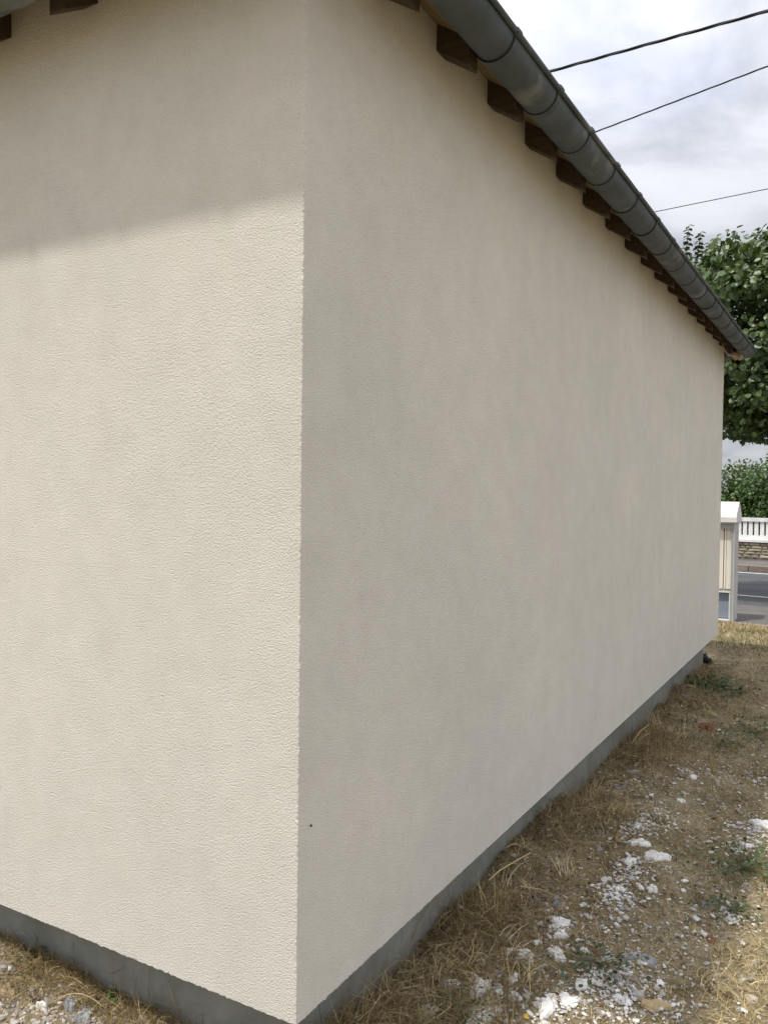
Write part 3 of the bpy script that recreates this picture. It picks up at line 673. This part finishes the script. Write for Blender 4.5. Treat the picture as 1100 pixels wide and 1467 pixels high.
# thick dead grass along the foot of the shaded wall
n = 42000; y = RC+.02+ (HL-RC)*rng.random(n)**1.25; thick = .6+1.2*vnoise(y*3.3, y*0, 21); x = -RC+.012+np.abs(rng.normal(0, .125, n))*thick
m = rng.random(n) < (.35+.9*vnoise(x*7, y*5, 40)); x, y = x[m], y[m]; n = len(x)
hk = (.18+1.55*sstep(.35, .85, vnoise(y*2.6, y*0+3, 22)))*(.45+.55*sstep(0, .1, x+RC))
blades('dead_grass', np.stack([x, y], -1), rng.gamma(4, .013, n)*hk+.012, rng.uniform(.0010, .0024, n), rng.normal(0, 1.3, n), rng.uniform(.1, 1.35, n), rng.uniform(.5, 2.6, n), scol(n, [.11, .17, .27, .22, .05, .12, .06]), 'thick matted dead grass along the foot of the shaded wall', 'dead grass', .02)
# coarse broken stems in bundles over the dead grass
nb = 340; by_ = RC+.1+(HL-.4)*rng.random(nb)**1.3; bx_ = -RC+.03+np.abs(rng.normal(0, .17, nb)); k = rng.integers(4, 16, nb); ix = np.repeat(np.arange(nb), k); n = len(ix)
az = rng.uniform(0, 6.28, nb)[ix]+rng.normal(0, .35, n); lb = rng.uniform(.05, .17, nb)[ix]
blades('broken_stems', np.stack([bx_[ix]+rng.normal(0, .02, n), by_[ix]+rng.normal(0, .02, n)], -1), lb*rng.uniform(.5, 1.2, n), rng.uniform(.002, .0042, n), az, rng.normal(.45, .3, n), rng.uniform(.2, 1.5, n), ST[rng.integers(0, 6, nb)][ix]*rng.uniform(.75, 1.2, (n, 1)), 'coarse broken stems lying in bundles beside the shaded plinth', 'broken stems', .03)
# dark crumpled dead plant matter
n = 4200; y = RC+.05+(HL-.4)*rng.random(n)**1.3; x = -RC+.02+np.abs(rng.normal(0, .16, n)); m = vnoise(x*9, y*7, 77) > .45; x, y = x[m], y[m]; n = len(x)
V, F, Tt = leaves(np.stack([x, y, gh(x, y)+.004+.03*rng.random(n)], -1), rng.normal(size=(n, 3))*np.array([1, 1, .5]), np.array([0, 0, .7])+rng.normal(size=(n, 3))*.5, rng.gamma(2.5, .0042, n)+.005, np.array([[.12, .075, .045], [.20, .14, .09], [.07, .05, .035], [.30, .25, .20]])[rng.integers(0, 4, n)], DIA*np.array([.8, 1, 4]), DIAT)
tag(link_mesh('dead_foliage', np_mesh('dead_foliage', V, F, Tt), M_straw), 'curled dark dead foliage caught in the grass beside the shaded wall', 'dead leaves', kind='stuff')
# thatch lying over the plot
n = 105000; yy = -.6+9.6*rng.random(n)**1.5; xx = rng.uniform(-.11, 1.75, n)
dn = fbm(xx*1.7+5, yy*1.7, 51)+.08*rng.normal(size=n); bare = np.exp(-(((xx-.33)/.22)**2+((yy-.72)/.28)**2)); m = (dn > -.10) & (rng.random(n) > .9*bare); xx, yy = xx[m], yy[m]; n = len(xx)
blades('grass_thatch', np.stack([xx, yy], -1), rng.gamma(3, .008, n)+.008, rng.uniform(.0010, .0026, n), rng.uniform(0, 6.28, n), rng.uniform(-.05, .5, n), rng.uniform(-.2, 1.2, n), scol(n, [.20, .25, .18, .10, .08, .12, .07]), 'thin brown thatch of trampled dry grass over the soil', 'dry grass', .006)
n = 20000; yy = rng.uniform(3.2, 9.0, n); xx = rng.uniform(-.11, 2.4, n); m = fbm(xx*2.1+9, yy*1.4, 57)+.06*rng.normal(size=n) > -.07; xx, yy = xx[m], yy[m]; n = len(xx)
far_c = scol(n, [.15, .25, .2, .12, .05, .13, .10]); gg = vnoise(xx*2.5, yy*2.2, 93) > .68; far_c[gg] = far_c[gg]*np.array([.62, .8, .6])
blades('far_thatch', np.stack([xx, yy], -1), rng.gamma(3, .008, n)+.012, rng.uniform(.0025, .0055, n), rng.uniform(0, 6.28, n), rng.uniform(0, .9, n), rng.uniform(-.2, 1.2, n), far_c, 'dry brown grass cover on the far part of the plot', 'dry grass', .006, seg=2)
# short standing tufts, clumped
n = 30000; nc_ = 900; cyy = -.4+8.8*rng.random(nc_)**1.3; cxx = rng.uniform(.05, 1.7, nc_); idx = rng.integers(0, nc_, n)
sg = rng.uniform(.015, .06, nc_); bx = cxx[idx]+rng.normal(size=n)*sg[idx]; by = cyy[idx]+rng.normal(size=n)*sg[idx]
gc = ST[rng.integers(0, 7, nc_)][idx]*rng.uniform(.8, 1.2, (n, 1)); green = (rng.random(nc_) < .17)[idx]; gc[green] = np.array([.085, .115, .035])*rng.uniform(.6, 1.5, (green.sum(), 1))
blades('short_tufts', np.stack([bx, by], -1), rng.uniform(.012, .045, n), rng.uniform(.0012, .0028, n), rng.uniform(0, 6.28, n), rng.uniform(.4, 1.5, n), rng.uniform(.2, 1.4, n), gc, 'short half dry grass tufts dotted over the plot', 'grass tufts')
# pale straw patch at the lower right of the photograph
c = hit(1085, 1420, 2, .05); n = 1100; b = c[:2]+rng.normal(size=(n, 2))*np.array([.15, .22])
blades('pale_straw', b, rng.gamma(4, .012, n)+.015, rng.uniform(.001, .0024, n), rng.normal(1.2, 1.2, n), rng.uniform(.0, .8, n), rng.uniform(0, 1.4, n), scol(n, [.35, .3, .12, .02, .10, .09, .02]), 'pale yellow straw patch in the sun near the lower right', 'straw', .015)
# verge by the road
n = 26000; xx = rng.uniform(-1.6, 2.4, n); yy = rng.uniform(7.6, 9.85, n); m = (np.array([road_v(a, b) for a, b in zip(xx, yy)]) < VE-.10) & ~((xx > -1.29) & (xx < -.23) & (yy > 9.52)); m &= rng.random(n) < .35+.65*sstep(8.2, 9.1, yy+.6*fbm(xx*2, yy*2, 71))
xx, yy = xx[m], yy[m]; n = len(xx); gcol = scol(n, [.3, .22, .05, .03, .26, .07, .07]); gg = (rng.random(n) < .12+.75*(vnoise(xx*1.8, yy*3.5, 90) > .55)) & (yy < 9.2); gcol[gg] = np.array([.11, .13, .04])*rng.uniform(.7, 1.3, (gg.sum(), 1))
blades('verge_grass', np.stack([xx, yy], -1), rng.uniform(.02, .075, n), rng.uniform(.003, .006, n), rng.uniform(0, 6.28, n), rng.uniform(.7, 1.5, n), rng.uniform(.1, 1.1, n), gcol, 'yellowed verge grass growing beside the road', 'grass')
# left strip at the foot of the sunlit wall
n = 7500; x = rng.uniform(-1.75, .05, n); cl_ = vnoise(x*5, x*0, 60); y = RC-.01-np.abs(rng.normal(0, .06, n))*(.5+1.2*cl_); m = rng.random(n) < .35+.9*cl_; x, y = x[m], y[m]; n = len(x)
blades('dry_weeds', np.stack([x, y], -1), rng.gamma(4, .012, n)*(.5+.9*vnoise(x*5, x*0, 60))+.01, rng.uniform(.0009, .0022, n), rng.normal(-1.57, 1.3, n), rng.uniform(.1, 1.3, n), rng.uniform(.4, 2.4, n), scol(n, [.06, .14, .28, .26, .02, .16, .08]), 'brown dry weeds along the foot of the sunlit wall', 'dry weeds', .012)
# weeds scattered in the gravel
n = 3500; x = rng.uniform(-1.75, .2, n); y = rng.uniform(-.7, .08, n)
blades('gravel_straw', np.stack([x, y], -1), rng.gamma(3, .010, n)+.01, rng.uniform(.0009, .002, n), rng.uniform(0, 6.28, n), rng.uniform(0, .5, n), rng.uniform(0, 1.2, n), scol(n), 'thin straws lying among the gravel', 'straw', .008)
# crumpled dead leaf bits
n = 9000; yy = -.6+8.5*rng.random(n)**1.6; xx = np.where(rng.random(n) < .45, -.1+np.abs(rng.normal(0, .2, n)), rng.uniform(0, 1.7, n)); m = ~inhouse(xx, yy); xx, yy = xx[m], yy[m]; n = len(xx)
Pd = np.stack([xx, yy, gh(xx, yy)+.003+.012*rng.random(n)], -1)
V, F, Tt = leaves(Pd, rng.normal(size=(n, 3))*np.array([1, 1, .25]), np.array([0, 0, 1])+rng.normal(size=(n, 3))*.35, rng.gamma(2.5, .0045, n)+.004, np.array([[.20, .13, .075], [.28, .20, .13], [.11, .075, .05], [.30, .27, .23]])[rng.integers(0, 4, n)], DIA*np.array([1.1, 1, 2.2]), DIAT)
tag(link_mesh('leaf_litter', np_mesh('leaf_litter', V, F, Tt), M_straw), 'crumbled brown leaf litter on the soil', 'leaf litter', kind='stuff')

# long arched dead stalks, each a thing one can pick out
def stalk(pts, rad, label, col=(.42, .31, .16)):
    m = bpy.data.materials.get('stalk') or mat('stalk', col, rough=.7)
    return tag(MB().tube(pts, rad, 6).build('dry_stalk', m, smooth=True), label, 'dry stalk', 'long dead stalks at the foot of the walls')
def arc(a, b, h, n=9, sag=(0, 0)):
    a = Vector(a); b = Vector(b); return [a.lerp(b, i/n)+Vector((sag[0], sag[1], h))*math.sin(math.pi*i/n) for i in range(n+1)]
def G(px, py, dz=.004):
    p = hit(px, py, 2, .08)
    for _ in range(6): z = float(gh(p[0], p[1])); p = hit(px, py, 2, z)
    return Vector((p[0], p[1], float(gh(p[0], p[1]))+dz))
stalk(arc(G(80, 1402), G(133, 1426), .02), .0014, 'pale dead stalk lying in the left gravel nearer the wall')
stalk(arc(G(66, 1445), G(160, 1456), .05), .0016, 'pale arched dead stalk rising over the left gravel beside the weed')
stalk(arc(G(0, 1448), G(70, 1408), .012), .0014, 'straight dead stalk lying at the left edge on the gravel')
stalk(arc(Vector((-.105, .80, .11)), Vector((-.09, 1.16, .14)), .09, sag=(.02, 0)), .0016, 'bent grey stalk arching against the plinth of the shaded wall')
stalk([hit(700, 1262, 0, .16), hit(715, 1248, 0, .17), hit(742, 1232, 0, .18), hit(760, 1222, 0, .18)], .002, 'pale broken stem bundle pointing down beside the shaded plinth')
stalk([hit(745, 1270, 0, .2), hit(775, 1275, 0, .24), hit(810, 1290, 0, .27)], .0017, 'pale stem lying on the dead grass mat')
stalk([hit(905, 1065, 0, .05), hit(917, 1048, 0, .07), hit(930, 1038, 0, .08)], .002, 'pale curved stem near the far part of the shaded wall')
for k, (a, b, l) in enumerate([((60, 1352), (30, 1335), 'brown upright stem at the far left of the plinth'), ((262, 1463), (240, 1405), 'dark dry stem leaning on the left plinth near the corner'), ((215, 1440), (213, 1382), 'thin dark stem standing against the middle of the left plinth'), ((145, 1400), (175, 1385), 'brown stem slanting over the left plinth')]):
    g0 = G(*a); q = hit(*b, 1, RC-.012); stalk([g0, g0.lerp(Vector(q), .5)+Vector((.004, -.01, 0)), q], .0013, l)

# green weeds: rosettes of real leaves
def weed(px, py, r, n, label, col=(.06, .12, .03), ls=.03):
    g0 = G(px, py, 0); t = empty('weed', g0, label, 'weed', 'green weeds growing in the dry soil')
    P = rng.normal(size=(n, 3))*np.array([r, r, r*.5]); P[:, 2] = np.abs(P[:, 2])+.006; D = P*np.array([1, 1, .3])+rng.normal(size=(n, 3))*r*.4; Nn = np.array([0, 0, 1])+rng.normal(size=(n, 3))*.4
    V, F, Tt = leaves(P, D, Nn, rng.uniform(.5, 1, n)*ls, np.array(col)*rng.uniform(.6, 1.5, (n, 1)))
    o = link_mesh('leaves', np_mesh('leaves', V, F, Tt), M_leaf); o.parent = t; o.location = (0, 0, 0); o['kind'] = 'stuff'
    mb = MB()
    for i in range(0, n, 3): mb.tube([(0, 0, 0), tuple(P[i]*.5+np.array([0, 0, .008])), tuple(P[i])], .0008, 4)
    o = mb.mesh('stems'); o = link_mesh('stems', o, M_leaf); o.parent = t; o.location = (0, 0, 0)
    at = o.data.attributes.new('tint', 'FLOAT_COLOR', 'POINT'); at.data.foreach_set('color', np.tile(np.array([.12, .14, .05, 1], np.float32), len(o.data.vertices)))
weed(166, 1432, .020, 38, 'bright green weed in the left gravel against the plinth', (.055, .13, .03), .026)
weed(48, 1378, .030, 60, 'small green weed low in the dry grass at the far left', (.055, .085, .025), .016)
weed(1016, 984, .085, 260, 'dark green leafy weed by the far end of the shaded plinth', (.055, .11, .025), .032)
weed(1048, 1000, .13, 90, 'flat green weed right of the leafy one near the far plinth end', (.06, .09, .03), .035)
weed(856, 1386, .06, 110, 'low green weed among crumbs right of the bare soil', (.05, .085, .03), .018)
weed(1065, 1245, .10, 200, 'wide flat green weed at the right edge of the plot', (.065, .11, .03), .022)
weed(1048, 1310, .06, 120, 'green weed mixed with white crumbs at the right', (.055, .095, .03), .018)
weed(660, 1456, .05, 110, 'olive green weed beside the large white flake at the bottom', (.08, .10, .03), .016)
weed(1080, 1052, .12, 130, 'small green weed far up at the right edge', (.06, .09, .03), .025)
weed(1030, 1070, .12, 120, 'faint green weed patch in the middle distance', (.06, .085, .03), .022)

# white plaster fragments and grey mortar lumps: each its own
def flake(px, py, wpx, label, m=M_plaster, asp=.7, cat='plaster fragment', grp='white plaster fragments on the soil', hgt=.09, ang=None, name='plaster_fragment'):
    g0 = G(px, py, 0); dist = (g0-CP).length; w = wpx/1189*dist; rr = random.Random(int(px*7+py))
    n = 22; ang = rr.uniform(0, 3.1) if ang is None else ang; ph = [rr.uniform(0, 6.28) for _ in range(5)]
    def rad(t): return 1+.26*math.sin(2*t+ph[0])+.17*math.sin(3*t+ph[1])+.13*math.sin(5*t+ph[2])+.09*math.sin(8*t+ph[3])+rr.uniform(-.09, .09)
    outl = []
    for i in range(n):
        t = 2*math.pi*i/n; r = rad(t)*w/2; a, b = r*math.cos(t), r*asp*1.5*math.sin(t); outl.append((a*math.cos(ang)-b*math.sin(ang), a*math.sin(ang)+b*math.cos(ang)))
    mb = MB(); vs = []; H = w*hgt+.009
    def gz(a, b): return float(gh(g0.x+a, g0.y+b))-g0.z
    for k_, hh in ((1.0, -.006), (1.03, H*.35), (.88, H*.8+.001), (.5, H), ):
        for (a, b) in outl:
            j = rr.uniform(.95, 1.05); vs.append((a*k_*j, b*k_*j, gz(a*k_, b*k_)+hh*rr.uniform(.8, 1.25)))
    vs.append((0, 0, H*.95+gz(0, 0))); fs = []
    for r_i in range(3):
        for i in range(n): fs.append((r_i*n+i, r_i*n+(i+1) % n, (r_i+1)*n+(i+1) % n, (r_i+1)*n+i))
    for i in range(n): fs.append((3*n+i, 3*n+(i+1) % n, 4*n))
    mb.add(vs, fs); o = mb.build(name, m); o.location = g0; return tag(o, label, cat, grp)
for a in [(686, 1420, 26, 'large ragged white fragment on bare soil, left of the bottom middle', .95), (688, 1457, 34, 'largest white fragment, cut by the bottom edge of the photo', .8),
          (735, 1404, 11, 'small upright white fragment right of the large ragged one', .9), (714, 1417, 8, 'tiny round white fragment on bare soil by the ragged one', .8), (737, 1431, 14, 'white fragment with a grey edge just above the yellow leaf', .6),
          (783, 1445, 30, 'wide flat white fragment in the sun near the bottom', .5), (813, 1437, 22, 'jagged white fragment touching the wide sunlit one', .7), (799, 1322, 24, 'white fragment with a reddish stone beside it', .8), (804, 1341, 15, 'small white fragment just below the reddish stone', .6),
          (798, 1370, 20, 'white fragment with a grey shard at its foot', .9), (752, 1371, 22, 'white spread fragment left of the shard one', .8), (730, 1366, 12, 'small flat white fragment left of the spread one', .5), (687, 1380, 12, 'flat white fragment at the edge of the dead grass', .5), (770, 1353, 8, 'tiny white cube like fragment between two larger ones', .9),
          (833, 1412, 20, 'white fragment at the left rim of the crumb patch', .7), (941, 1230, 27, 'broad white fragment, the largest in the middle of the plot', .6), (901, 1236, 19, 'pointed white fragment left of the broad one', .8), (915, 1210, 19, 'white fragment above the broad one', .8), (934, 1276, 15, 'white fragment below the broad one', .5),
          (888, 1277, 14, 'long white fragment in the crumb band', .5), (870, 1262, 10, 'small white fragment at the top of the crumb band', .6), (1094, 1184, 26, 'white fragment cut by the right edge of the photo', .5), (1070, 1213, 13, 'white fragment left of the right edge group', .9), (1058, 1222, 9, 'small white fragment below the right edge group', .8),
          (580, 1456, 20, 'white fragment lowest by the wall corner', .9), (604, 1452, 16, 'white fragment second from the wall corner at the bottom', .8), (622, 1452, 15, 'white fragment right of the corner pair at the bottom', .8), (650, 1411, 15, 'white fragment under the arched dry grass', .9), (612, 1421, 9, 'small white fragment above the corner group', .6),
          (975, 1149, 12, 'thin white fragment on dark soil up the plot', .4), (992, 1114, 9, 'lone white fragment in the upper middle of the plot', .9), (1036, 1304, 9, 'oval white stone like fragment at the right', .7), (838, 1365, 9, 'white fragment beside the low green weed', .8), (917, 1272, 9, 'round white fragment in line with the crumb band', .7)]:
    flake(a[0], a[1], a[2], a[3], asp=a[4])
GG = 'grey mortar lumps at the edge of the dead grass'
for a in [(692, 1320, 24, 'pale grey lump inside the dead grass above the bare soil', .7), (651, 1364, 15, 'grey mortar lump half hidden by arched grass', .8), (749, 1309, 16, 'grey folded lump at the grass edge', .6), (764, 1292, 13, 'bright grey lump above the folded one', .8), (726, 1345, 18, 'low grey lump left of the white pair', .5), (597, 1428, 18, 'rounded grey mortar lump by the wall corner', .8),
          (905, 1108, 16, 'grey lump beside the shaded grass halfway along the wall', .5), (886, 1128, 14, 'dull grey lump left of the halfway one', .6), (799, 1297, 20, 'flat beige slab under the crumb band', .45), (986, 1000, 14, 'grey lump before the far leafy weed', .6), (925, 1380, 26, 'flat grey stone in the lower middle of the plot', .5), (903, 1375, 22, 'flat grey stone left of a similar one', .5), (885, 1405, 14, 'grey stone beside the low weed', .7), (1010, 1300, 10, 'small grey stone at the right', .7), (858, 1218, 12, 'grey stone near the dead grass mat', .6)]:
    flake(a[0], a[1], a[2], a[3], m=M_gplaster, asp=a[4], cat='mortar lump', grp=GG, name='mortar_lump')
flake(1013, 1046, 15, 'rusty orange terracotta lump lying on the soil', m=M_brick, asp=.7, cat='brick piece', grp=None, hgt=.45, name='brick_piece')
flake(805, 1318, 7, 'small reddish stone against a white fragment', m=M_brick, asp=.6, cat='stone', grp=None, name='red_stone')
flake(935, 1444, 32, 'flat sandy coloured stone at the bottom', m=mat('sandstone', (.42, .31, .17), rough=.9), asp=.4, cat='stone', grp=None, hgt=.08, name='sandstone_slab')
flake(1018, 1349, 12, 'small pink brick chip at the right', m=M_brick, asp=.6, cat='brick piece', grp=None, name='brick_piece')
flake(10, 1425, 18, 'tan flat stone at the left edge of the gravel', m=mat('tan_stone', (.34, .25, .15), rough=.9), asp=.6, cat='stone', grp=None, hgt=.2, name='tan_stone')
flake(61, 1447, 9, 'bright white stone in the left gravel', asp=.8, cat='stone', grp=None, hgt=.5, name='white_stone')
flake(100, 1447, 12, 'pale grey rounded stone in the left gravel', m=M_gplaster, asp=.8, cat='stone', grp=None, hgt=.5, name='grey_stone')
flake(120, 1463, 14, 'grey stone at the bottom edge of the left gravel', m=M_gplaster, asp=.8, cat='stone', grp=None, hgt=.45, name='grey_stone')
g0 = G(750, 1460, .004); V, F, Tt = leaves(np.array([[0, 0, 0]]), np.array([[.6, .5, .1]]), np.array([[.1, -.2, 1]]), np.array([.022]), np.array([[.5, .3, .05]]))
o = link_mesh('fallen_leaf', np_mesh('fallen_leaf', V, F, Tt), M_yleaf); o.location = g0; tag(o, 'yellow fallen leaf at the bottom of the photo', 'leaf')
# grey round cap by the near corner
g0 = G(511, 1447, 0); pc = empty('pipe_cap', g0, 'small round grey pipe cap half buried at the near plinth corner', 'pipe cap')
MB().tube([g0, g0+Vector((.004, -.004, .014)), g0+Vector((.006, -.006, .019))], [.022, .021, .016], 20).build('cap', M_pipe, pc, smooth=False)
MB().tube([g0+Vector((.001, -.001, .0055)), g0+Vector((.0015, -.0015, .009))], [.0245, .0245], 20).build('rim', M_black, pc)
# black drain elbow at the far plinth corner
p0 = Vector((-.13, HL-.05, .10)); p1 = hit(1009, 944, 1, HL-.05); p2 = G(1015, 952, .015)
dr = empty('drain_elbow', (-.1, HL-.05, 0), 'black rubber drain elbow at the far end of the plinth', 'drain pipe')
MB().tube([p0, p0.lerp(Vector(p1), .6), p1, p2], [.04, .04, .038, .032], 14).build('elbow', M_black, dr, smooth=True)
MB().tube([Vector(p2).lerp(Vector(p1), .25), p2], [.040, .039], 14).build('collar', M_black, dr)
